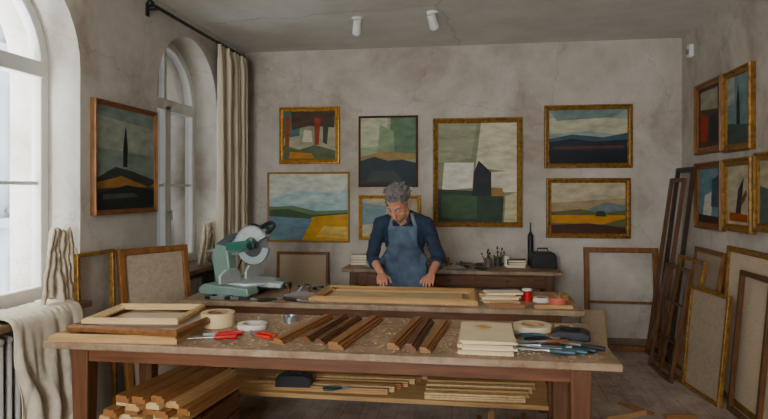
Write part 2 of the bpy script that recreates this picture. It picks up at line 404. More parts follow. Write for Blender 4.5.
framed("painting",.675,.62,.05,.04,GOLD,(170,164,136),[
 ((84,106,100),[(0,.45),(.35,.5),(.38,1),(0,1)]),((140,76,44),[(.02,.15),(.10,.15),(.12,.92),(.03,.9)]),
 ((150,150,126),[(.3,.3),(.62,.28),(.6,.98),(.32,.95)]),((78,58,40),[(.16,.62),(.5,.7),(.98,.66),(1,1),(.14,1)]),((146,66,40),[(.60,.3),(.68,.3),(.72,.85),(.60,.86)]),((64,66,50),[(.76,.35),(.84,.3),(.88,.8),(.77,.8)]),
 ((92,98,70),[(0,0),(1,0),(1,.18),(.6,.3),(.3,.2),(0,.3)]),((186,128,66),[(.1,.02),(.6,.02),(.55,.12),(.12,.16)]),((206,198,172),[(.36,.36),(.56,.36),(.54,.6),(.40,.62)])],
 (-1.733,YW,1.883),label="gilt-framed abstract painting with red and green vertical shapes")
framed("painting",.638,.76,.022,.035,BRW,(150,160,128),[
 ((186,188,158),[(0,.55),(.45,.6),(.5,1),(0,1)]),((96,118,90),[(.5,.42),(1,.4),(1,1),(.55,1)]),((134,148,116),[(.3,.4),(.62,.4),(.6,.8),(.35,.9)]),
 ((150,128,84),[(0,.33),(1,.38),(1,.46),(.4,.5),(0,.42)]),((38,48,52),hill([(0,.36),(.25,.42),(.5,.36),(.75,.38),(1,.33)])),((58,66,60),[(.1,.05),(.8,.05),(.6,.22),(.2,.2)])],
 (-.87,YW,1.632),label="thin-framed landscape painting with sage sky and dark hills")
framed("painting",.919,.763,.022,.035,M("honey_frame",(160,126,80),.5),(168,190,186),[
 ((204,206,190),[(0,.62),(.4,.75),(.9,.7),(1,.85),(1,1),(0,1)]),((182,200,192),[(.1,.55),(.9,.55),(.7,.68),(.2,.66)]),
 ((104,122,90),hill([(0,.50),(.3,.52),(.6,.44),(1,.46)])),((68,90,64),hill([(0,.45),(.25,.47),(.55,.38),(1,.42)],.2)),((200,154,72),[(.35,0),(1,0),(1,.40),(.55,.35)]),((112,138,146),[(0,0),(.42,0),(.56,.32),(0,.36)]),((212,180,108),[(.6,.05),(1,.03),(1,.2),(.7,.22)])],
 (-1.748,YW,1.033),label="wide landscape painting with pale sky, green hill and ochre field")
framed("painting",.67,.482,.04,.035,GOLD,(176,168,146),[((120,138,140),[(0,.3),(.4,.35),(.45,.8),(0,.9)]),((70,62,50),[(.5,0),(1,0),(1,.35),(.6,.4)]),((150,96,60),[(.2,0),(.5,0),(.5,.2),(.2,.25)])],
 (-.854,YW,1.065),label="small gold-framed painting with pale abstract landscape")
framed("painting",.921,1.141,.055,.05,GOLD2,(132,132,104),[
 ((206,198,170),[(.48,.55),(1,.5),(1,1),(.55,1)]),((150,150,122),[(.0,.6),(.42,.64),(.5,1),(0,1)]),((222,216,196),[(.05,.32),(.44,.34),(.46,.60),(.08,.60)]),
 ((44,60,44),[(0,0),(.82,0),(.84,.30),(0,.33)]),((34,38,34),[(.44,.26),(.68,.26),(.68,.50),(.52,.62),(.46,.5)]),((214,206,182),[(.68,.3),(1,.3),(1,.52),(.68,.5)]),
 ((64,86,56),[(.04,.04),(.5,.03),(.5,.26),(.04,.28)]),((150,116,70),[(.68,.26),(.84,.26),(.82,.34),(.68,.35)]),((196,184,150),[(.84,0),(1,0),(1,.3),(.86,.26)])],
 (.0685,YW,1.213),label="large ornate gold-framed abstract painting with cream and dark green blocks")
framed("painting",.865,.643,.05,.045,GOLD2,(150,160,148),[
 ((190,186,160),[(0,.55),(.5,.6),(1,.5),(1,.8),(.5,.9),(0,.85)]),((120,136,130),[(.1,.8),(.8,.85),(1,1),(0,1)]),((64,84,92),hill([(0,.46),(.3,.54),(.7,.48),(1,.56)])),
 ((34,42,48),hill([(0,.40),(.3,.46),(.6,.40),(1,.44)])),((90,60,40),[(.05,.26),(.95,.28),(.95,.33),(.05,.31)]),((22,26,30),[(0,0),(1,0),(1,.22),(0,.24)])],
 (1.1835,YW,1.824),label="gold-framed landscape painting with pale sky over dark navy hills")
framed("painting",.826,.612,.05,.045,GOLD2,(166,146,114),[
 ((190,178,150),[(0,.6),(1,.7),(1,1),(0,1)]),((112,124,122),hill([(.5,.48),(.75,.62),(1,.56)],.3)),((92,96,62),hill([(0,.42),(.4,.48),(.7,.4),(1,.46)])),
 ((186,134,66),[(0,.2),(.7,.18),(1,.3),(1,.36),(0,.36)]),((70,40,28),[(0,0),(1,0),(1,.12),(.5,.2),(0,.16)]),((50,56,48),[(.6,.34),(.75,.33),(.72,.44),(.62,.44)])],
 (1.184,YW,1.110),label="gold-framed landscape painting with warm sky and ochre field")
framed("painting",.8,.78,.035,.04,BRW2,(128,140,130),[
 ((154,160,146),[(0,.6),(1,.55),(1,.85),(0,.9)]),((30,34,34),[(.43,.42),(.50,.42),(.51,.62),(.475,.85),(.43,.62)]),
 ((54,60,54),hill([(0,.3),(.3,.42),(.6,.38),(1,.3)])),((150,112,70),[(0,.26),(.4,.33),(.9,.22),(1,.26),(1,.22),(.4,.22),(0,.2)]),((30,34,34),[(0,0),(1,0),(1,.18),(.5,.24),(0,.16)]),((70,76,70),[(.1,.1),(.7,.12),(.6,.16),(.1,.15)])],
 (XL+.002,4.02,1.43),R(90),label="walnut-framed painting of a lone cypress over dark hills")
def rp(y0,y1,z0,z1,fm,bg,polys,label): framed("painting",y1-y0,z1-z0,.06,.05,fm,bg,polys,(XR-.002,(y0+y1)/2,z0),R(-90),label=label)
rp(5.31,5.90,1.92,2.56,BRW2,(70,56,48),[((150,52,34),[(.1,.1),(.4,.1),(.45,.5),(.1,.6)]),((150,146,128),[(.1,.65),(.9,.6),(.9,.95),(.1,.95)]),((40,44,46),[(.5,.1),(.9,.05),(.9,.55),(.55,.5)])],"red-brown framed abstract painting with red and dark shapes")
rp(4.78,5.28,1.905,2.556,GOLD2,(110,130,130),[((26,34,34),[(.42,.2),(.6,.2),(.58,.6),(.5,.88),(.43,.6)]),((60,72,66),[(0,0),(1,0),(1,.25),(0,.32)]),((150,160,150),[(0,.6),(.35,.6),(.35,1),(0,1)])],"brown-framed painting of a dark cypress under blue sky")
rp(5.31,5.90,1.254,1.845,BRW2,(110,136,142),[((206,202,186),[(.2,.1),(.6,.1),(.7,.6),(.3,.5)]),((60,82,92),[(.6,.3),(1,.3),(1,.9),(.65,.8)]),((60,50,42),[(0,0),(1,0),(1,.12),(0,.15)])],"brown-framed abstract painting in blue and white")
rp(4.77,5.28,1.27,1.85,GOLD2,(180,170,146),[((50,50,46),[(.35,.1),(.6,.12),(.75,.8),(.5,.6)]),((150,80,44),[(.1,.05),(.9,.05),(.9,.18),(.1,.2)]),((110,60,46),[(.62,.3),(.9,.5),(.85,.6),(.6,.4)])],"gold-framed abstract painting with dark strokes on cream")
rp(4.22,4.73,1.30,1.87,GOLD2,(168,156,130),[((80,90,84),[(0,0),(.8,0),(.6,.5),(0,.6)]),((150,110,70),[(.5,.6),(1,.5),(1,1),(.6,1)])],"gold-framed painting with grey-green abstract shapes")

# ---------------------------------------------------------------- leaning empty frames
FLAT=[(0,0),(0,.85),(.1,1),(.9,1),(1,.85),(1,0)]
e=framed("picture_frame",.716,1.02,.05,.04,BRW2,None,[],(1.497,6.265,0),0,R(4.8),"tall empty golden-brown frame with crossbar leaning on back wall","picture frame",prof=FLAT)
B().box(-.31,.31,-.03,-.008,.46,.485).obj("crossbar",BRW2,parent=e,bevel=.002)
framed("blank_canvas",.25,.42,.012,.03,RAW2,CANV,[],(1.20,6.10,.0),R(6),R(12),"small blank cream canvas standing on floor against frame","canvas",prof=FLAT)
framed("picture_frame",.58,.93,.03,.04,BRW2,CANV,[],(-1.80,6.29,0),0,R(3),"brown wooden frame with blank backing leaning on wall","picture frame",prof=FLAT)
def wall_lean(y,base,wd,ht,bw,fm,bg,label,yaw=-90,top=XR-.06,bars=0,prof=FLAT,dp=.03):
    t=math.asin(min(.5,(top-base)/ht))
    e=framed("picture_frame",wd,ht,bw,dp,fm,bg,[],(base,y,0.004),R(yaw),t,label,"picture frame",prof=prof)
    if bars:
        b=B().box(-.010,.010,-dp*.8,-.005,bw,ht-bw)
        for q in range(1,bars): b.box(-wd/2+bw,wd/2-bw,-dp*.75,-.006,ht*q/bars-.009,ht*q/bars+.009)
        b.obj("crossbar",fm,parent=e)
    return e
wall_lean(6.05,1.82,.46,1.82,.045,DKF,None,"tall narrow dark wooden frame leaning in room corner",top=XR-.05)
wall_lean(6.02,1.73,.38,1.72,.035,BRW,None,"tall narrow walnut frame leaning against another frame",top=XR-.13)
wall_lean(5.50,1.64,.54,.95,.03,BRW,None,"brown multi-pane frame with crossbars leaning against stacked frames",yaw=-88,top=1.80,bars=3)
wall_lean(5.50,1.74,.60,1.02,.03,GOLD2,None,"slim gilt empty frame leaning in stacked row",yaw=-90,top=1.91)
wall_lean(5.44,1.86,.62,1.10,.035,BRW2,CANV2,"brown frame with linen backing leaning against wall",yaw=-90,top=2.03)
wall_lean(4.97,1.78,.56,.82,.028,GOLD2,CANV2,"slim gold-brown frame with beige canvas leaning on larger frame",yaw=-82,top=1.86)
wall_lean(4.62,1.96,.90,1.16,.04,GOLD2,CANV,"large gold-brown frame with blank canvas leaning on wall",yaw=-90)
wall_lean(4.44,1.87,.46,1.02,.035,BRW,None,"dark brown empty frame leaning on large canvas",yaw=-90,top=1.96)
framed("picture_frame",.54,1.20,.045,.04,BRW2,CANV2,[],(-2.13,3.96,0),R(60),R(8),"large brown frame with grey-brown backing leaning by window pier","picture frame",prof=FLAT)
framed("picture_frame",.36,1.20,.025,.03,GOLD2,None,[],(-2.41,3.60,0),R(86),R(1.2),"thin gilt empty frame leaning behind larger frame","picture frame",prof=FLAT)

# ---------------------------------------------------------------- tables
def table(name,x0,x1,y0,y1,h,top,label,apr=.1,leg=.085,inset=.12,th=.035,shelf=None,drawers=0):
    e=E(name,((x0+x1)/2,(y0+y1)/2,0),label=label,cat="workbench")
    L=(x1-x0)/2; W=(y1-y0)/2
    B().box(-L,L,-W,W,h-th,h).obj("tabletop",top,parent=e,bevel=.005)
    a=B(); i=inset; z1=h-th; z0=z1-apr
    a.box(-L+i,L-i,-W+.06,-W+.085,z0,z1); a.box(-L+i,L-i,W-.085,W-.06,z0,z1)
    a.box(-L+i,-L+i+.025,-W+.085,W-.085,z0,z1); a.box(L-i-.025,L-i,-W+.085,W-.085,z0,z1)
    a.obj("apron",WD,parent=e,bevel=.003)
    for sx in(-1,1):
        for sy in(-1,1):
            cx=sx*(L-i-leg/2+.01); cy=sy*(W-.05-leg/2)
            g=B(); s=leg/2; t=s*.72
            g.add([(cx-t,cy-t,0),(cx+t,cy-t,0),(cx+t,cy+t,0),(cx-t,cy+t,0),(cx-s,cy-s,z0-.02),(cx+s,cy-s,z0-.02),(cx+s,cy+s,z0-.02),(cx-s,cy+s,z0-.02),(cx-s,cy-s,z1),(cx+s,cy-s,z1),(cx+s,cy+s,z1),(cx-s,cy+s,z1)],
              [(3,2,1,0),(0,1,5,4),(1,2,6,5),(2,3,7,6),(3,0,4,7),(4,5,9,8),(5,6,10,9),(6,7,11,10),(7,4,8,11),(8,9,10,11)])
            g.obj("leg",WDv,parent=e,bevel=.005)
    if shelf:
        B().box(-L+i+.03,L-i-.03,-W+.06,W-.06,shelf-.03,shelf).obj("shelf",RAW if name=="work_table" and shelf<.24 else MT2,parent=e,bevel=.004)
    for q in range(drawers):
        w_=(2*L-2*i-.3)/drawers; xx=-L+i+.15+w_*(q+.5)
        d=B().box(xx-w_/2+.02,xx+w_/2-.02,-W+.045,-W+.061,z0+.015,z1-.015).obj("drawer",WD,parent=e,bevel=.003)
        B().ell((xx,-W+.035,(z0+z1)/2),(.014,.014,.014)).obj("knob",GOLD2,parent=d)
    return e
T1=(-2.10,.65,2.70,3.50); T2=(-1.97,.70,3.85,4.55); T3=(-1.24,.84,5.70,6.30)
SH_Z=.23
table("work_table",*T1,.85,MT1,"long worn wooden worktable scattered with mouldings and tools",apr=.072,leg=.09,inset=.13)
table("work_table",*T2,.85,MT2,"long wooden workbench with lower shelf in front of craftsman",apr=.085,leg=.09,inset=.14,shelf=SH_Z)
table("work_table",*T3,.84,MT2,"brown wooden side bench against plaster wall",apr=.13,leg=.08,inset=.08,shelf=.25,drawers=3)

# ---------------------------------------------------------------- items on front table
Z=.85
FP=[(0,0),(0,.6),(.1,.75),(.35,1),(.6,.8),(.8,.5),(1,.4),(1,0)]
framed("picture_frame",.66,.62,.075,.035,RAW,None,[],(-1.74,2.72,Z),label="raw oak picture frame lying flat on worktable",cat="picture frame",prof=FP,rot=(R(-90),0,R(3)))
framed("picture_frame",.62,.56,.06,.03,BRW2,CANV,[],(-1.72,2.76,Z+.036),label="brown moulding frame with pale panel stacked flat",cat="picture frame",prof=FP,rot=(R(-90),0,R(-4)))
framed("picture_frame",.50,.42,.05,.028,RAW2,None,[],(-1.72,2.84,Z+.067),label="small raw pine frame on top of stacked frames",cat="picture frame",prof=FP,rot=(R(-90),0,R(6)))
def tape(loc,r,h,col,core,label,cat="tape",ri=.55):
    e=E("tape_roll",loc,label=label,cat=cat)
    B().lathe([(r*ri,0),(r,0),(r,h),(r*ri,h)],36,closed=True).obj("tape",M("tape_%d_%d"%(col[0],col[2]),col,.5,0,.06),parent=e,bevel=.002)
    B().lathe([(r*ri-.005,0),(r*ri,0),(r*ri,h),(r*ri-.005,h)],30,closed=True).obj("core",M("core_%d"%core[0],core,.8),parent=e)
tape((-1.385,3.16,Z),.092,.075,(206,182,146),(150,120,90),"wide beige masking tape roll on worktable",ri=.62)
tape((-1.17,3.12,Z),.08,.028,(212,204,190),(190,180,165),"thin white tape roll lying on worktable",ri=.7)
tape((.33,3.30,Z),.10,.03,(214,196,164),(160,130,100),"wide cream tape roll lying on worktable",ri=.6)
tape((.50,3.33,Z),.05,.022,(200,180,150),(120,100,80),"small tan tape roll on worktable")
def strip(p0,p1,z,wd,ht,mat,label,group,name="moulding_strip",prof=None):
    p0=Vector((*p0,0));p1=Vector((*p1,0)); d=p1-p0; L=d.length
    w2=wd/2
    pr=prof or [(-w2,0),(w2,0),(w2,ht*.35),(w2*.72,ht*.35),(w2*.72,ht*.65),(w2*.25,ht*.65),(w2*.25,ht),(-w2*.85,ht),(-w2,ht*.9)]
    b=B().prism(pr,0,L)
    return b.obj(name,mat,loc=(p0.x,p0.y,z),rot=(0,0,math.atan2(d.y,d.x)-R(90)),label=label,cat="wood moulding",group=group,ang=18)
MB1=M("moulding_dark",(98,64,42),.42,0,.15,3,.04,(14,1.2,14)); MB2=M("moulding_mid",(136,96,64),.45,0,.15,3,.04,(14,1.2,14)); MB3=M("moulding_pale",(180,144,104),.5,0,.15,3,.04,(14,1.2,14))
g1="cut mouldings lying on worktable"
for p,q,wd,ht,m,l in [((-.925,2.82),(-.815,3.42),.055,.026,MB2,"mid-brown"),((-.80,2.87),(-.72,3.43),.05,.028,MB1,"dark brown"),((-.725,2.84),(-.645,3.42),.05,.026,MB1,"dark brown"),((-.625,2.76),(-.53,3.40),.075,.034,MB2,"wide mid-brown"),
   ((-.36,2.80),(-.285,3.42),.06,.03,MB2,"mid-brown"),((-.275,2.78),(-.228,3.38),.05,.034,MB1,"dark brown"),((-.205,2.76),(-.135,3.36),.05,.026,MB2,"brown")]:
    strip(p,q,Z,wd,ht,m,l+" cut picture moulding lying on worktable",g1)
for i in range(7):
    m=M("matboard%d"%(i%3),[(216,198,164),(202,180,144),(222,208,182)][i%3],.8,0,.05)
    B().box(-.125,.125,-.2,.2,0,.0085).obj("mat_board",m,loc=(.075+random.uniform(-.008,.008),2.97+random.uniform(-.01,.01),Z+.009*i),rot=(0,0,random.uniform(-.05,.05)),label="cream mat board sheet in stack on worktable",cat="board",group="stack of mat boards",smooth=False)
B().prism([(-.03,0),(.03,0),(.03,.006),(-.03,.006)],-.03,.03).obj("corner_sample",MB3,loc=(.06,3.03,Z+.064),rot=(0,0,R(42)),label="small square wood corner sample on mat boards",cat="wood sample",smooth=False)
def chisel(loc,yaw,col,label,name="chisel",L=.13,group=None):
    e=E(name,(loc[0],loc[1],loc[2]+.013),(0,0,yaw),label=label,cat=name,group=group)
    mt=Matrix.Rotation(R(90),4,'Y')
    B().lathe([(.008,0),(.012,.01),(.0115,.05),(.013,.09),(.011,.11),(.004,.113)],14,mat=mt).obj("handle",M("handle_%d_%d"%(col[0],col[2]),col,.4),parent=e)
    b=B().cyl((-.015,0,0),(.0,0,0),.008,.008,10).cyl((-.05,0,0),(-.015,0,0),.004,.006,8)
    if name=="chisel": b.prism([(-.05,-.004),(-.05,.002),(-L-.0,.002),(-L-.012,-.004)],-.008,.008)
    else: b.cyl((-L,0,0),(-.05,0,0),.003,.003,8)
    b.obj("blade",STEEL,parent=e)
def pliers(loc,yaw,col,label,name="pliers"):
    e=E(name,(loc[0],loc[1],loc[2]+.01),(0,0,yaw),label=label,cat=name)
    B().cyl((0,0,-.008),(0,0,.008),.013).prism([(.0,-.012),(.03,-.01),(.06,-.001),(.03,-.0005),(.0,0)],-.006,.006,'z').prism([(.0,.012),(.03,.01),(.06,.001),(.03,.0005),(.0,0)],-.006,.006,'z').obj("jaws",STEEL,parent=e)
    for s_ in(-1,1):
        B().tube([(0,s_*.006,0),(-.03,s_*.016,0),(-.07,s_*.028,0),(-.11,s_*.024,0),(-.135,s_*.018,0)],[.006,.007,.0085,.0085,.007],8).obj("handle",M("grip_%d_%d"%(col[0],col[2]),col,.4),parent=e)
pliers((-1.30,2.93,Z),R(200),(180,40,28),"red-handled pliers lying open on worktable")
pliers((-1.10,2.98,Z),R(150),(190,56,28),"red-handled cutters lying on worktable","cutters")
chisel((-1.27,2.85,Z),R(20),(160,38,28),"red-handled screwdriver lying on worktable","screwdriver")
pliers((.40,3.08,Z),R(20),(30,30,34),"black-handled pliers lying on worktable")
pliers((.24,3.14,Z),R(170),(40,76,84),"teal-handled pliers on worktable")
for i,(x,yy,a,c_,nm) in enumerate([(.36,2.83,-14,(44,66,72),"teal"),(.42,2.86,-20,(42,74,80),"teal"),(.47,2.90,-24,(30,34,40),"black"),(.52,2.95,-30,(36,40,44),"black"),(.33,2.92,-8,(30,30,32),"black"),(.36,3.0,5,(110,74,48),"brown wooden")]):
    chisel((x,yy,Z),R(a),c_,nm+"-handled steel chisel lying on worktable",group="chisels on worktable",L=.15)
B().prism([(-.09,0),(.09,0),(.095,.03),(.06,.045),(-.06,.045),(-.095,.03)],-.06,.06).box(-.05,.05,-.015,.015,.045,.055).obj("tool_case",BLK,loc=(.5,3.14,Z),rot=(0,0,R(-10)),label="small black tool case on worktable",cat="tool case",bevel=.006)
e=E("pencil_tin",(-1.02,3.32,Z),label="low metal tin with screws on worktable",cat="tin")
B().lathe([(.0,0),(.04,0),(.042,.03),(.039,.03),(.037,.004),(0,.004)],24).obj("tin_body",STEEL,parent=e)

def chips(n,x0,x1,y0,y1,z,name,label,seed,sm=.0075):
    random.seed(seed); b=B(); k=0
    while k<n:
        x=random.uniform(x0,x1); y=random.uniform(y0,y1)
        s=random.uniform(.002,sm); 
        mt=Matrix.Translation((x,y,z+.0008))@Matrix.Rotation(random.uniform(0,6.3),4,'Z')
        if random.random()<.2: 
            b.tube([mt@Vector((s*1.3*math.cos(t),s*.8*math.sin(t),.001+.0012*t)) for t in[0,.8,1.6,2.4,3.2,4]],.0009,4)
        else: b.box(-s,s,-s*.35,s*.35,0,.0014,0,mt)
        k+=1
    b.obj(name,M("sawdust_chip",(206,184,148),.8,0,.1),label=label,cat="wood shavings",kind="stuff",smooth=False)
chips(1100,-1.35,.6,2.72,3.48,Z,"wood_shavings","pale wood chips and sawdust scattered over worktable",7)
chips(600,-1.4,.66,3.87,4.53,Z,"wood_shavings","pale wood chips scattered over second workbench",8)
chips(500,-1.2,1.7,4.7,6.0,0.0,"wood_shavings","pale wood chips scattered over floorboards",9,.014)

# ---------------------------------------------------------------- items on second table
framed("picture_frame",1.13,.50,.065,.035,RAW,None,[],(-.515,3.93,Z),label="large pale oak frame lying flat being assembled by craftsman",cat="picture frame",prof=FP,rot=(R(-90),0,0))
B().box(-.46,.46,-.13,.13,0,.012).obj("backing_board",M("frame_insert",(190,168,134),.8,0,.08),loc=(-.515,4.18,Z),label="beige backing board lying inside oak frame",cat="board",bevel=.002)
# mitre saw
def saw(loc,yaw):
    e=E("mitre_saw",loc,(0,0,yaw),label="green and silver sliding mitre saw on workbench",cat="mitre saw")
    b=B().prism([(-.22,.012),(.17,.012),(.19,.03),(.17,.075),(-.2,.085),(-.24,.05)],-.26,-.13).prism([(-.22,.012),(.17,.012),(.19,.03),(.17,.075),(-.2,.085),(-.24,.05)],.13,.26).prism([(-.22,.012),(.10,.012),(.10,.06),(-.2,.07)],-.13,.13)
    for x in(-.18,.13):
        for y_ in(-.22,.22): b.cyl((x,y_,0),(x,y_,.02),.022)
    b.obj("base",GRY,parent=e,bevel=.01)
    B().cyl((0.02,0,.072),(.02,0,.092),.19,.19,40).prism([(.12,.05),(.31,.055),(.31,.085),(.12,.092)],-.05,.05).obj("turntable",ALU,parent=e,bevel=.004)
    B().cyl((.31,0,.07),(.36,0,.07),.02,.026).obj("lock_knob",BLK,parent=e)
    for s_ in(-1,1): B().prism([(s_*.035,.093),(s_*.27,.093),(s_*.27,.15),(s_*.2,.185),(s_*.08,.185),(s_*.035,.14)],-.055,-.035,'x').obj("fence",ALU,parent=e,bevel=.003)
    B().prism([(-.25,.06),(-.12,.07),(-.13,.2),(-.15,.33),(-.25,.35),(-.29,.25)],-.05,.05).obj("column",GRY,parent=e,bevel=.012)
    for y_ in(-.028,.028): B().cyl((-.34,y_,.29),(-.02,y_,.31),.012).obj("slide_rail",STEEL,parent=e)
    c=(.05,.345)
    N=60; poly=[]
    for i in range(N):
        t=2*math.pi*i/N; poly+= [(c[0]+.130*math.cos(t),c[1]+.130*math.sin(t)),(c[0]+.122*math.cos(t+.07),c[1]+.122*math.sin(t+.07))]
    B().prism(poly,-.0015,.0015).obj("blade",M("blade_steel",(104,106,106),.3,.8,.1,20),parent=e,ang=20)
    def sector(a0,a1,ro,ri,n=24):
        return [(c[0]+ro*math.cos(R(a0+(a1-a0)*i/n)),c[1]+ro*math.sin(R(a0+(a1-a0)*i/n))) for i in range(n+1)]+[(c[0]+ri*math.cos(R(a1-(a1-a0)*i/n)),c[1]+ri*math.sin(R(a1-(a1-a0)*i/n))) for i in range(n+1)]
    B().prism(sector(30,205,.148,.06),-.030,-.018).prism(sector(30,205,.148,.132),-.03,.03).prism(sector(30,205,.148,.05),.02,.032).obj("upper_guard",ALU,parent=e,bevel=.003)
    B().prism(sector(212,352,.140,.085),-.012,-.008).prism(sector(212,352,.140,.085),.008,.012).prism(sector(212,352,.140,.134),-.012,.012).obj("lower_guard",M("smoke_guard",(150,160,158),.25,0,.05),parent=e)
    B().prism([(-.16,.30),(.03,.315),(.085,.33),(.085,.365),(.03,.385),(-.16,.36)],-.05,-.032).obj("guard_link",GRN,parent=e,bevel=.006)
    B().cyl((c[0],-.062,c[1]),(c[0],-.05,c[1]),.018).cyl((c[0],-.05,c[1]),(c[0],-.034,c[1]),.03).obj("arbor_cover",BLK,parent=e,bevel=.003)
    B().cyl((c[0]-.03,.03,c[1]+.05),(c[0]-.03,.2,c[1]+.10),.06,.052,24).cyl((c[0]-.03,.2,c[1]+.10),(c[0]-.03,.215,c[1]+.103),.04,.03).obj("motor",GRN,parent=e,bevel=.004)
    B().prism([(-.2,.26),(-.05,.27),(.04,.33),(.04,.4),(-.06,.42),(-.2,.34)],-.005,.018).obj("saw_arm",GRY,parent=e,bevel=.004)
    hp=[(.17+.055*math.cos(t),0.0,.475+.034*math.sin(t)+.02*math.cos(t)) for t in[k*math.pi/8 for k in range(16)]]
    B().tube(hp,.013,10,closed=True).tube([(.04,0,.48),(.09,0,.475),(.13,0,.47)],[.028,.022,.018],10).obj("saw_handle",BLK,parent=e)
    B().cap((-.14,.0,.40),(-.24,.0,.32),.028,.042).cyl((-.07,0,.42),(-.15,0,.40),.02).obj("dust_bag",M("dust_bag_grey",(70,72,74),.9),parent=e)
    B().tube([(.02,.2,.42),(-.1,.25,.40),(-.2,.24,.25),(-.25,.2,.1),(-.28,.2,.012),(-.30,.1,.012)],.005,8).obj("power_cord",BLK,parent=e)
saw((-1.62,4.22,Z),R(-14))
def plane(loc,yaw,label):
    e=E("hand_plane",loc,(0,0,yaw),label=label,cat="hand plane")
    B().prism([(-.11,0),(.11,0),(.11,.012),(.05,.03),(-.04,.032),(-.11,.014)],-.028,.028).prism([(-.02,.03),(.02,.075),(.028,.07),(-.005,.02)],-.022,.022).obj("plane_body",STEEL,parent=e,bevel=.002)
    B().tube([(-.08,0,.02),(-.072,0,.05),(-.09,0,.09)],[.013,.011,.015]).obj("tote",WDv,parent=e)
    B().lathe([(.008,0),(.008,.02),(.016,.04),(.006,.052)],14,c=(.075,0,.022)).obj("knob",WDv,parent=e)
plane((-1.20,4.12,Z),R(25),"steel hand plane with wooden handles on workbench")
pliers((-1.30,3.94,Z),R(30),(28,28,30),"black-handled pliers lying on workbench")
pliers((-1.47,3.91,Z),R(-20),(30,30,34),"dark pliers lying beside mitre saw")
chisel((-1.15,3.90,Z),R(160),(30,30,32),"black-handled chisel lying on workbench")
def fclamp(loc,rot,L,label):
    e=E("bar_clamp",loc,rot,label=label,cat="clamp")
    B().box(-.004,.004,-.009,.009,0,L).obj("bar",STEEL,parent=e,bevel=.001)
    B().prism([(-.012,0),(.09,.012),(.09,.03),(-.012,.035)],-.008,.008).obj("fixed_jaw",BLK,parent=e,bevel=.002)
    B().prism([(-.012,L*.6),(.09,L*.6+.006),(.09,L*.6+.028),(-.012,L*.6+.04)],-.0095,.0095).obj("sliding_jaw",BLK,parent=e,bevel=.002)
    B().cyl((.08,0,L*.6-.08),(.08,0,L*.6+.08),.005).cyl((.08,0,L*.6-.09),(.08,0,L*.6-.082),.013).obj("screw",STEEL,parent=e)
    B().cyl((.08,0,L*.6+.08),(.08,0,L*.6+.16),.013,.011,12).obj("clamp_handle",M("clamp_wood",(70,40,28),.5),parent=e)
fclamp((-1.30,4.46,Z+.014),(R(90),0,R(60)),.26,"steel bar clamp lying on workbench")
fclamp((-1.80,3.90,Z+.014),(R(90),0,R(88)),.24,"steel bar clamp lying beside mitre saw")
random.seed(12)
zz=Z
for i in range(6):
    h=[.012,.01,.014,.01,.012,.01][i]
    B().box(-.12,.12,-.07,.07,0,h).obj("board_offcut",[RAW2,RAW,MC["matboard2"]][i%3],loc=(.20+random.uniform(-.02,.02),4.10+random.uniform(-.01,.02),zz),rot=(0,0,random.uniform(-.25,.25)),label="pale board offcut in loose stack on workbench",cat="board",group="board offcuts on workbench",bevel=.001)
    zz+=h+.0005
def jar(loc,r,h,mat,label,name="jar",cat="jar"):
    return B().lathe([(0,0),(r,0),(r,h*.8),(r*.85,h*.9),(r*.85,h),(r*.75,h),(r*.75,h*.85),(r*.88,h*.78),(r*.88,.006),(0,.006)],24).obj(name,mat,loc=loc,label=label,cat=cat)
e=E("paint_tin",(.38,4.16,Z),label="small red lidded tin on workbench",cat="tin")
B().lathe([(0,0),(.032,0),(.032,.07),(0,.07)],24).obj("tin_body",M("tin_red",(160,38,30),.4),parent=e)
B().lathe([(0,.07),(.034,.07),(.034,.08),(0,.08)],24).obj("lid",WHT,parent=e)
tape((.56,4.03,Z),.055,.05,(190,104,88),(150,110,90),"pink masking tape roll on workbench")
tape((.47,4.14,Z),.055,.03,(214,208,194),(150,110,90),"white tape roll lying on workbench")
tape((.61,4.22,Z),.05,.035,(180,150,100),(120,90,60),"tan tape roll lying on workbench")
for i in range(5):
    x=.05+i*.045
    strip((x+.02,4.24),(x+.18,4.42),Z,.03,.022,[MB3,MB2][i%2],"short moulding offcut lying on workbench","moulding offcuts on workbench")
strip((.40,3.90),(.64,3.93),Z,.03,.02,MB3,"short pale moulding offcut at workbench edge","moulding offcuts on workbench")
strip((.12,3.92),(.34,3.90),Z,.035,.022,MB2,"short brown moulding offcut at workbench edge","moulding offcuts on workbench")
random.seed(3)
for i in range(7):
    strip((-1.60+.05*i,3.98+.06*i),(-.55+.04*i,4.0+.06*i),SH_Z,.05,.03,[MB3,RAW2,MB2][i%3],"long moulding length stored on lower shelf","mouldings on lower shelf")
for i in range(4): strip((-.30,3.96+.09*i),(.35+.03*i,3.98+.09*i),SH_Z,.06,.035,[RAW2,MB3][i%2],"moulding length stored on lower shelf","mouldings on lower shelf")
B().prism([(-.12,0),(.12,0),(.12,.05),(.08,.075),(-.08,.075),(-.12,.05)],-.06,.06).tube([(-.04,0,.07),(-.035,0,.1),(.035,0,.1),(.04,0,.07)],.007,8).obj("tool_case",BLK,loc=(-1.20,4.0,SH_Z+.031),rot=(0,0,.1),label="black tool case on lower shelf mouldings",cat="tool case",bevel=.004)
pliers((-.85,3.96,SH_Z+.03),R(20),(40,60,66),"dark teal pliers lying on lower shelf")
# scraps on the floor
for x,yy,a,L_,m in [(.95,4.35,30,.35,MB3),(1.1,4.7,-50,.28,MB2),(.9,4.95,80,.3,RAW2),(1.35,4.45,10,.22,MB2),(-.9,3.66,85,.4,MB3),(-.4,3.62,-84,.36,RAW2)]:
    strip((x,yy),(x+L_*math.cos(R(a)),yy+L_*math.sin(R(a))),0,.04,.02,m,"moulding offcut dropped on floorboards","offcuts on floor")

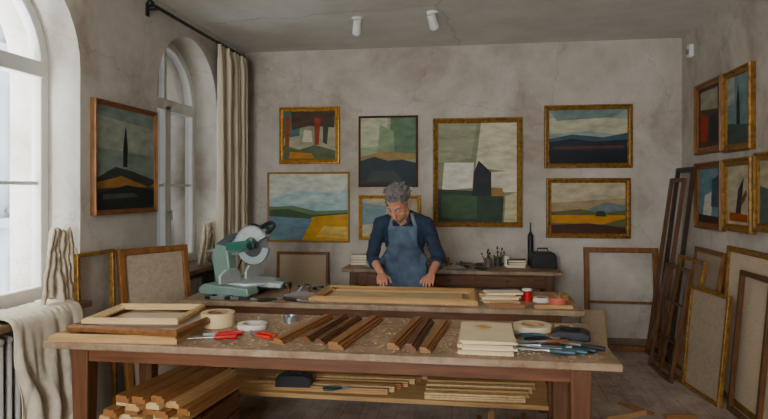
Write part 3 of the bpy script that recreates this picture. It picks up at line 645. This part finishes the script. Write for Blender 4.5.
# crates under front table
def crate(x0,x1,y0,y1,h,mat,label):
    e=E("wooden_crate",((x0+x1)/2,(y0+y1)/2,0),label=label,cat="crate")
    L=(x1-x0)/2;W=(y1-y0)/2; b=B(); n=4
    for k in range(n):
        z0=h*k/n+.004; z1=h*(k+1)/n-.006
        b.box(-L,L,-W,-W+.015,z0,z1).box(-L,L,W-.015,W,z0,z1).box(-L,-L+.015,-W+.015,W-.015,z0,z1).box(L-.015,L,-W+.015,W-.015,z0,z1)
    b.obj("slats",mat,parent=e,bevel=.002)
    for sx in(-1,1):
        for sy in(-1,1): B().box(sx*(L-.03)-.015,sx*(L-.03)+.015,sy*(W-.03)-.015,sy*(W-.03)+.015,0,h).obj("corner_post",mat,parent=e)
    B().box(-L+.015,L-.015,-W+.015,W-.015,h-.05,h-.02).obj("top_board",mat,parent=e)
crate(-1.84,-1.34,2.86,3.36,.44,WD,"slatted wooden crate holding mouldings under worktable")
random.seed(21)
WO=M("white_offcut",(196,176,146),.7)
for k in range(4):
    n=[5,5,4,3][k]; z=.44+k*.035
    for i in range(n):
        x=-1.80+.088*i+.03*k
        strip((x,2.78+random.uniform(-.03,.04)),(x+.08+random.uniform(-.008,.008),3.38),z,.075,.034,[MB3,MB2,RAW2,MB2][(i*2+k)%4],"flat length of picture moulding stacked on crate","mouldings stacked on crate",prof=[(-.037,0),(.037,0),(.037,.022),(.024,.022),(.024,.034),(-.037,.034)])
crate(-.05,.36,3.04,3.40,.30,WD,"slatted wooden crate of offcuts under worktable")
random.seed(8)
for i in range(6):
    strip((-.01+.06*i+random.uniform(-.01,.01),3.0+random.uniform(-.03,.03)),(.0+.06*i+random.uniform(-.01,.01),3.36),.30,.05,.03+.025*(i%3),[MB2,MB1,MB3,WO][i%4],"short board offcut stacked on crate","offcuts stacked on crate")

# ---------------------------------------------------------------- back bench items
Z3=.84
e=E("tool_box",(.70,6.06,Z3),(0,0,R(4)),label="black tool box on side bench",cat="tool box")
B().prism([(-.12,0),(.12,0),(.12,.11),(.1,.15),(-.1,.15),(-.12,.11)],-.09,.09).obj("box_body",BLK,parent=e,bevel=.006)
B().tube([(-.05,0,.15),(-.05,0,.185),(.05,0,.185),(.05,0,.15)],.008).obj("box_handle",BLK,parent=e)
e=E("caulking_gun",(.60,6.22,Z3),(0,0,R(-8)),label="tall black applicator gun standing upright on side bench",cat="tool")
B().cyl((0,0,0),(0,0,.30),.028,.028,20).cyl((0,0,.30),(0,0,.34),.028,.008,20).obj("barrel",BLK,parent=e)
B().cyl((0,0,.34),(0,0,.43),.008,.005,10).obj("nozzle",BLK,parent=e)
B().prism([(.02,.02),(.10,.0),(.10,.03),(.05,.06),(.02,.07)],-.01,.01).obj("trigger_handle",BLK,parent=e,bevel=.003)
def brushes(loc,n,col,label,seed):
    random.seed(seed)
    e=E("brush_jar",loc,label=label,cat="jar")
    B().lathe([(0,0),(.036,0),(.038,.09),(.034,.09),(.032,.006),(0,.006)],24).obj("jar_body",M("jar_%d"%col[0],col,.3),parent=e)
    for i in range(n):
        a=random.uniform(0,6.28); t=random.uniform(.3,.9)
        p0=Vector((.018*math.cos(a),.018*math.sin(a),.01)); p1=Vector((.07*t*math.cos(a),.05*t*math.sin(a),.11+random.uniform(-.03,.05)))
        B().cyl(p0,p1,.004,.005,8,0).cyl(p1,p1+(p1-p0)*.12,.006,.006,8,1).cyl(p1+(p1-p0)*.12,p1+(p1-p0)*.3,.009,.004,8,2).obj("brush",[WDv,STEEL,M("bristle",(60,44,30),.9)],parent=e)
brushes((.27,6.10,Z3),6,(60,56,52),"dark jar holding short paint brushes on side bench",1)
brushes((.17,6.00,Z3),5,(90,84,76),"grey jar holding brushes and awls on side bench",6)
pliers((-.02,5.98,Z3),R(60),(30,30,32),"dark pliers lying on side bench")
pliers((.04,5.86,Z3),R(140),(30,30,32),"black pliers lying on side bench")
chisel((.04,6.10,Z3),R(30),(90,56,36),"wooden-handled chisel lying on side bench")
chisel((-.08,6.16,Z3),R(-20),(120,70,40),"wooden-handled screwdriver lying on side bench","screwdriver")
fclamp((.33,6.24,Z3+.014),(R(90),0,R(-80)),.26,"steel bar clamp lying on side bench")
def book(loc,yaw,sz,col,label,group):
    e=E("book",loc,(0,0,yaw),label=label,cat="book",group=group)
    a,b_,h=sz
    B().box(-a,a,-b_,b_,0,.003).box(-a,a,-b_,b_,h-.003,h).box(-a,-a+.003,-b_,b_,.003,h-.003).obj("cover",M("cover_%d_%d_%d"%col,col,.6),parent=e)
    B().box(-a+.003,a-.006,-b_+.006,b_-.006,.003,h-.003).obj("pages",M("pages",(210,198,174),.9),parent=e)
g="books stacked on side bench"
for k,(x,cols) in enumerate([(-1.12,[(196,188,170),(110,56,40),(70,84,90),(200,190,160)]),(.45,[(210,200,180),(150,120,84),(90,60,44)])]):
    z=Z3
    for i,cc in enumerate(cols):
        book((x,6.06,z),random.uniform(-.2,.2),(.09,.065,.024),cc,"closed hardback book in small stack on bench",g); z+=.0245
plane((-.16,5.85,Z3),R(15),"hand plane resting on side bench")
e=E("cardboard_box",(-.30,6.08,Z3),(0,0,.1),label="small open tan box on side bench",cat="box")
B().box(-.09,.09,-.06,.06,0,.004).box(-.09,-.086,-.06,.06,.004,.075).box(.086,.09,-.06,.06,.004,.075).box(-.086,.086,-.06,-.056,.004,.075).box(-.086,.086,.056,.06,.004,.075).obj("box_body",M("card_tan",(150,112,76),.8),parent=e)
B().box(-.1,-.005,-.06,.06,.075,.078).obj("flap",MC["card_tan"],parent=e)
for x,yw in [(-.90,10),(-.78,-15)]:
    strip((x,5.85),(x+.1,6.1),Z3,.04,.025,MB2,"moulding offcut lying on side bench","offcuts on side bench")
jar((-1.0,5.92,Z3),.035,.09,M("jar_glass",(150,160,150),.15),"small glass jar on side bench")
jar((.36,6.10,Z3),.03,.10,M("jar_white",(206,202,190),.3),"white ceramic jar on side bench")

# ---------------------------------------------------------------- ceiling lights, sensor
def spot(x,y,aim):
    e=E("ceiling_spotlight",(x,y,H),label="white adjustable spotlight mounted on ceiling",cat="spotlight",group="ceiling spotlights")
    B().cyl((0,0,-.018),(0,0,0),.05,.05,24).cyl((0,0,-.05),(0,0,-.018),.01).obj("mount",WHT,parent=e)
    d=Vector(aim).normalized(); p=Vector((0,0,-.075))
    B().cyl(p-d*.06,p+d*.07,.034,.042,24).obj("lamp_head",WHT,parent=e,bevel=.004)
    m=M("lamp_lens",(230,225,210),.2)
    B().cyl(p+d*.071,p+d*.0745,.034,.034,24).obj("lens",m,parent=e)
spot(-.99,5.21,(-.2,.8,-.9)); spot(-.32,5.13,(.3,.8,-.9))
e=E("motion_sensor",(XR-.001,6.05,2.92),label="small white sensor mounted high on wall",cat="sensor")
B().box(-.045,0,-.04,.04,-.06,.06).obj("sensor_body",WHT,parent=e,bevel=.01)
B().ell((-.045,0,-.01),(.02,.025,.025)).obj("sensor_lens",M("sensor_lens",(120,120,120),.3),parent=e)

# ---------------------------------------------------------------- person
def remesh(bld,name,mats,vox,sm,parent=None,loc=(0,0,0),disp=None,**k):
    me=bld.mesh(name+"_tmp",[],False); o=bpy.data.objects.new(name+"_tmp",me); COL.objects.link(o)
    r=o.modifiers.new("r","REMESH"); r.mode='VOXEL'; r.voxel_size=vox
    if sm: s=o.modifiers.new("s","SMOOTH"); s.iterations=sm; s.factor=.5
    dg=bpy.context.evaluated_depsgraph_get(); dg.update()
    m2=bpy.data.meshes.new_from_object(o.evaluated_get(dg)); m2.name=name
    bpy.data.objects.remove(o)
    m2.materials.clear()
    for x in mats: m2.materials.append(x)
    if disp:
        for v in m2.vertices: v.co=disp(v.co.copy())
    for p in m2.polygons: p.use_smooth=True; p.material_index=0
    ob=bpy.data.objects.new(name,m2); COL.objects.link(ob)
    return fin(ob,loc,(0,0,0),parent,**k)
PX,PY=-.53,4.93
SK=M("skin",(184,134,110),.5,0,.1,20,.03,spec=.4)
DEN=M("denim_shirt",(38,48,62),.9,0,.28,40,.2)
APR=M("apron_blue_grey",(80,92,106),.9,0,.35,12,.15)
TRO=M("dark_trousers",(44,42,44),.9,0,.15,30,.1)
HR=M("grey_hair",(104,99,94),.75,0,.5,70,.6)
body=B()
hc=Vector((-.03,-.28,1.495))
HM=Matrix.Translation(hc)@Matrix.Rotation(R(-16),4,'Z')@Matrix.Rotation(R(44),4,'X')@Matrix.Scale(1.09,4)
def hE(c,r,rot=None,n=20): body.ell(c,r,n,0,HM,rot)
hE((0,.018,.035),(.076,.095,.088)); hE((0,-.025,-.03),(.064,.066,.085)); hE((0,-.045,-.075),(.047,.045,.045)); hE((0,-.072,-.108),(.022,.018,.018))
for s_ in(-1,1):
    hE((s_*.041,-.062,-.03),(.024,.022,.024)); hE((s_*.052,-.015,-.07),(.02,.04,.03),Euler((R(25),0,0)))
    hE((s_*.079,.012,-.015),(.008,.02,.034),Euler((R(-12),0,s_*R(20)))); hE((s_*.083,.02,.0),(.006,.013,.016))
    body.cap((s_*.012,-.088,.028),(s_*.048,-.074,.03),.010,.009,12,0,HM)
    body.cap((s_*.016,-.088,-.006),(s_*.046,-.078,-.004),.008,.006,10,0,HM)
body.cap((0,-.090,.018),(0,-.114,-.026),.010,.0145,12,0,HM)
for s_ in(-1,1): body.ell((s_*.012,-.102,-.03),(.009,.009,.008),10,0,HM)
body.cap((-.018,-.088,-.061),(.018,-.088,-.061),.0065,.0065,10,0,HM); body.cap((-.015,-.087,-.072),(.015,-.087,-.072),.0075,.0075,10,0,HM)
body.cap((-.005,-.155,1.35),tuple(HM@Vector((0,.03,-.04))),.062,.056,18)
body.cap((0,0,.95),(0,-.10,1.26),.12,.125,18); body.cap((-.15,-.13,1.325),(.15,-.13,1.325),.04,.04,14)
SH={-1:(-.185,-.14,1.325),1:(.185,-.14,1.325)}; EL={-1:(-.262,-.13,1.055),1:(.282,-.12,1.055)}
WRI={-1:(-.145,-.365,.957),1:(.235,-.365,.957)}
for s_ in(-1,1):
    body.cap(SH[s_],EL[s_],.040,.036,14); body.cap(EL[s_],WRI[s_],.040,.026,14)
    W=Vector(WRI[s_]); fwd=Vector((-.15*s_ if s_<0 else -.12,-.93,-.34)).normalized(); 
    side=Vector((1,0,0)); side=(side-fwd*side.dot(fwd)).normalized(); up=side.cross(fwd)
    if up.z<0: up=-up
    for q,(off,ln,fl) in enumerate([(-.031,.078,.072),(-.010,.084,.082),(.011,.081,.077),(.031,.073,.060)]):
        sd=side*off*(1 if s_>0 else -1)
        k=W+fwd*ln+sd+up*.004
        body.cap(W+sd*.55,k,.014,.0105,10)
        d1=(fwd+side*off*2.2*(1 if s_>0 else -1)-up*.10).normalized(); p1=k+d1*fl*.45
        d2=(fwd-up*.50).normalized(); p2=p1+d2*fl*.32
        d3=(fwd*.7-up*.85).normalized(); p3=p2+d3*fl*.23
        body.cap(k,p1,.0098,.0088,10); body.cap(p1,p2,.0088,.0078,10); body.cap(p2,p3,.0078,.0066,10)
    ins=-side if s_>0 else side
    a=W+fwd*.022+ins*.018-up*.006; b_=a+(fwd*.6+ins*.8-up*.2).normalized()*.042; c_=b_+(fwd*.85+ins*.35-up*.25).normalized()*.032; d_=c_+(fwd*.95+ins*.1-up*.3).normalized()*.024
    body.cap(a,b_,.0145,.0115,10); body.cap(b_,c_,.0112,.0095,10); body.cap(c_,d_,.0095,.0075,10)
for s_ in(-1,1):
    body.cap((s_*.09,.0,.92),(s_*.10,-.01,.50),.085,.058,14); body.cap((s_*.10,-.01,.50),(s_*.11,.02,.09),.055,.038,14); body.cap((s_*.11,.02,.05),(s_*.12,-.13,.035),.036,.03,12)
person=remesh(body,"person",[SK],.0042,2,loc=(PX,PY,0),label="grey-haired man in denim shirt and apron leaning over frame",cat="person")
sh=B()
sh.ell((0,-.005,.96),(.165,.12,.12),24); sh.ell((0,-.03,1.08),(.158,.125,.14),24,rot=Euler((R(15),0,0))); sh.ell((0,-.085,1.20),(.172,.122,.15),24,rot=Euler((R(20),0,0)))
sh.ell((0,-.12,1.28),(.178,.10,.10),24,rot=Euler((R(20),0,0))); 
for s_ in(-1,1): sh.cap((s_*.03,-.145,1.385),(s_*.175,-.14,1.33),.062,.058,16)
for s_ in(-1,1):
    S_=Vector(SH[s_]);E_=Vector(EL[s_]);W_=Vector(WRI[s_])
    sh.cap(S_,E_,.060,.052,16); sh.cap(E_,E_+(W_-E_)*.25,.052,.047,16); sh.cyl(E_+(W_-E_)*.25,E_+(W_-E_)*.36,.049,.047,18)
def wr(p):
    n=noise.noise(Vector((p.x*9,p.y*9,p.z*16)))*.012+(.5-abs(noise.noise(Vector((p.x*16+5+p.z*6,p.y*16,p.z*26)))))*.016-.005
    c=Vector((0,-.1,p.z)) if abs(p.x)<.17 else Vector((math.copysign(.25,p.x),-.15,p.z))
    d=(p-c); 
    return p+d.normalized()*n if d.length>.01 else p
shirt=remesh(sh,"shirt",[DEN],.007,3,parent=person,disp=wr,label="dark blue denim shirt with rolled sleeves")
for s_ in(-1,1):
    E_=Vector(EL[s_]);W_=Vector(WRI[s_]); d=(W_-E_)
    B().tube([E_+d*.28,E_+d*.30,E_+d*.36,E_+d*.40,E_+d*.41],[.044,.053,.054,.052,.044],20).obj("rolled_cuff",DEN,parent=person)
cl=B(); n=26; pts=[]
for i in range(n+1):
    t=R(-150)+R(300)*i/n; pts.append((math.sin(t),math.cos(t)))
v=[];f=[]
for i,(a,b_) in enumerate(pts):
    c0=Vector((-.01,-.155,0)); droop=.03*(1-b_)/2
    v+=[(c0.x+a*.07,c0.y+b_*.068,1.435-droop*1.8),(c0.x+a*.098,c0.y+b_*.092,1.395-droop*2.2)]
for i in range(n): f.append((2*i,2*i+2,2*i+3,2*i+1))
cl.add(v,f); o=cl.obj("collar",DEN,parent=person,recalc=False,ang=180); s=o.modifiers.new("t","SOLIDIFY"); s.thickness=.007; s.offset=0
tr=B(); tr.ell((0,.005,.90),(.165,.125,.12),20)
for s_ in(-1,1): tr.cap((s_*.09,.0,.88),(s_*.10,-.01,.50),.10,.078,16); tr.cap((s_*.10,-.01,.50),(s_*.11,.02,.12),.078,.062,16); tr.cyl((s_*.11,.02,.12),(s_*.11,.02,.075),.066,.068,16)
tro=remesh(tr,"trousers",[TRO],.01,3,parent=person)
for s_ in(-1,1):
    B().cap((s_*.11,.03,.045),(s_*.122,-.15,.04),.046,.042,14).box(s_*.116-.042,s_*.116+.042,-.185,.07,.0,.018).obj("shoe",M("shoe_leather",(50,34,26),.5),parent=person,bevel=.004)
vv=[];ff=[]
for m_ in(shirt.data,tro.data):
    o0=len(vv); vv+=[v.co.copy() for v in m_.vertices]; ff+=[tuple(i+o0 for i in p.vertices) for p in m_.polygons]
bv=BVHTree.FromPolygons(vv,ff)
NX,NZ=28,44; v=[];f=[]
for j in range(NZ+1):
    z=1.315-(1.315-.48)*j/NZ
    hw=.115 if z>1.17 else (.115+.07*min(1,(1.17-z)/.12))
    for i in range(NX+1):
        x=-hw+2*hw*i/NX
        y_=None
        for dx in(0,.01,-.01,.02,-.02,.04,-.04):
            h=bv.ray_cast(Vector((x*1.0+dx,-1,z)),Vector((0,1,0)))
            if h[0] is not None and h[0].y<.05: y_=h[0].y; break
        if y_ is None: y_=-.06
        if z<.86: y_=min(y_,-.115)
        v.append([x,y_-.014,z])
for it in range(6):
    w2=[q[:] for q in v]
    for j in range(1,NZ):
        for i in range(1,NX):
            k=j*(NX+1)+i; w2[k][1]=min(v[k][1],(v[k-1][1]+v[k+1][1]+v[k-NX-1][1]+v[k+NX+1][1])/4)
    v=w2
for q in v: q[1]-=.014*abs(noise.noise(Vector((q[0]*20+q[2]*7,q[2]*8,1))))
for j in range(NZ):
    for i in range(NX): a=j*(NX+1)+i; f.append((a,a+1,a+NX+2,a+NX+1))
ab=B(); ab.add(v,f); apo=ab.obj("apron",APR,parent=person,recalc=False,ang=180,label="blue-grey canvas work apron with bib and neck straps"); s=apo.modifiers.new("t","SOLIDIFY"); s.thickness=.005; s.offset=0
for s_ in(-1,1):
    pts=[]
    for t in range(9):
        u=t/8; x=s_*(.10-.035*u); z=1.305+.13*u
        h=bv.ray_cast(Vector((x,-1,min(z,1.415))),Vector((0,1,0)))
        y_=(h[0].y-.010) if h[0] is not None else -.15
        pts.append((x,y_,z))
    pts=pts[:8]; k=B(); v2=[];f2=[]
    for p in pts: v2+=[(p[0]-.014,p[1],p[2]),(p[0]+.014,p[1],p[2])]
    for i in range(len(pts)-1): f2.append((2*i,2*i+1,2*i+3,2*i+2))
    k.add(v2,f2); o=k.obj("apron_strap",M("strap_pale",(112,116,118),.9),parent=apo,recalc=False); s=o.modifiers.new("t","SOLIDIFY"); s.thickness=.004; s.offset=0
hr=B(); random.seed(5)
hr.ell((0,.027,.047),(.083,.099,.088),22,0,HM)
for i in range(190):
    th=random.uniform(0,6.283); ph=random.uniform(0,R(112)); 
    d=Vector((math.sin(ph)*math.cos(th),math.sin(ph)*math.sin(th),math.cos(ph)))
    if d.y<-.25 and d.z<.52: continue
    if d.y<.05 and d.z<.12: continue
    p=Vector((d.x*.083,.027+d.y*.101,.045+d.z*.091)); q=p+Vector((random.uniform(-.024,.024),random.uniform(-.024,.02),random.uniform(-.006,.014)))
    hr.cap(p,q,.011,.006,8,0,HM)
for s_ in(-1,1): hr.cap((s_*.077,-.018,.03),(s_*.076,-.022,-.012),.012,.007,8,0,HM)
def cut(p):
    q=HM.inverted()@p
    if q.y<-.045 and q.z<.070: 
        q.y=-.045+(q.y+.045)*.2; return HM@q
    return p
remesh(hr,"hair",[HR],.0045,1,parent=person,disp=cut,label="short tousled grey hair")
for s_ in(-1,1):
    B().ell((s_*.031,-.0795,.009),(.0115,.0105,.0105),14,0,HM).ell((s_*.031,-.0885,.007),(.005,.003,.005),10,1,HM).obj("eye",[M("eye_white",(170,160,150),.2),M("iris",(50,36,26),.2)],parent=person)
    B().cap((s_*.016,-.097,.036),(s_*.046,-.083,.038),.0045,.0035,8,0,HM).obj("eyebrow",HR,parent=person)
bd=B()
for i in range(46):
    t=R(-75)+R(150)*i/45
    bd.cap((.056*math.sin(t),-.03-.056*math.cos(t),-.085+.02*abs(math.sin(t))),(.045*math.sin(t),-.03-.052*math.cos(t),-.112+.03*abs(math.sin(t))),.009,.006,8,0,HM)
remesh(bd,"beard",[M("grey_beard",(120,104,92),.8,0,.3,80,.4)],.004,1,parent=person,label="short grey stubble beard")

# ---------------------------------------------------------------- light
w=bpy.data.worlds.new("world"); SC.world=w; w.use_nodes=True
bg=w.node_tree.nodes["Background"]; bg.inputs[0].default_value=(.9,.95,1,1); bg.inputs[1].default_value=29.0
# ---------------------------------------------------------------- camera
cd=bpy.data.cameras.new("camera"); cam=bpy.data.objects.new("camera",cd); COL.objects.link(cam)
cd.sensor_width=36; cd.lens=36*600/768; cd.shift_y=-19.5/768; cd.clip_start=.05
cam.location=(0,0,1.6); cam.rotation_euler=(R(90),0,R(8.2)); SC.camera=cam
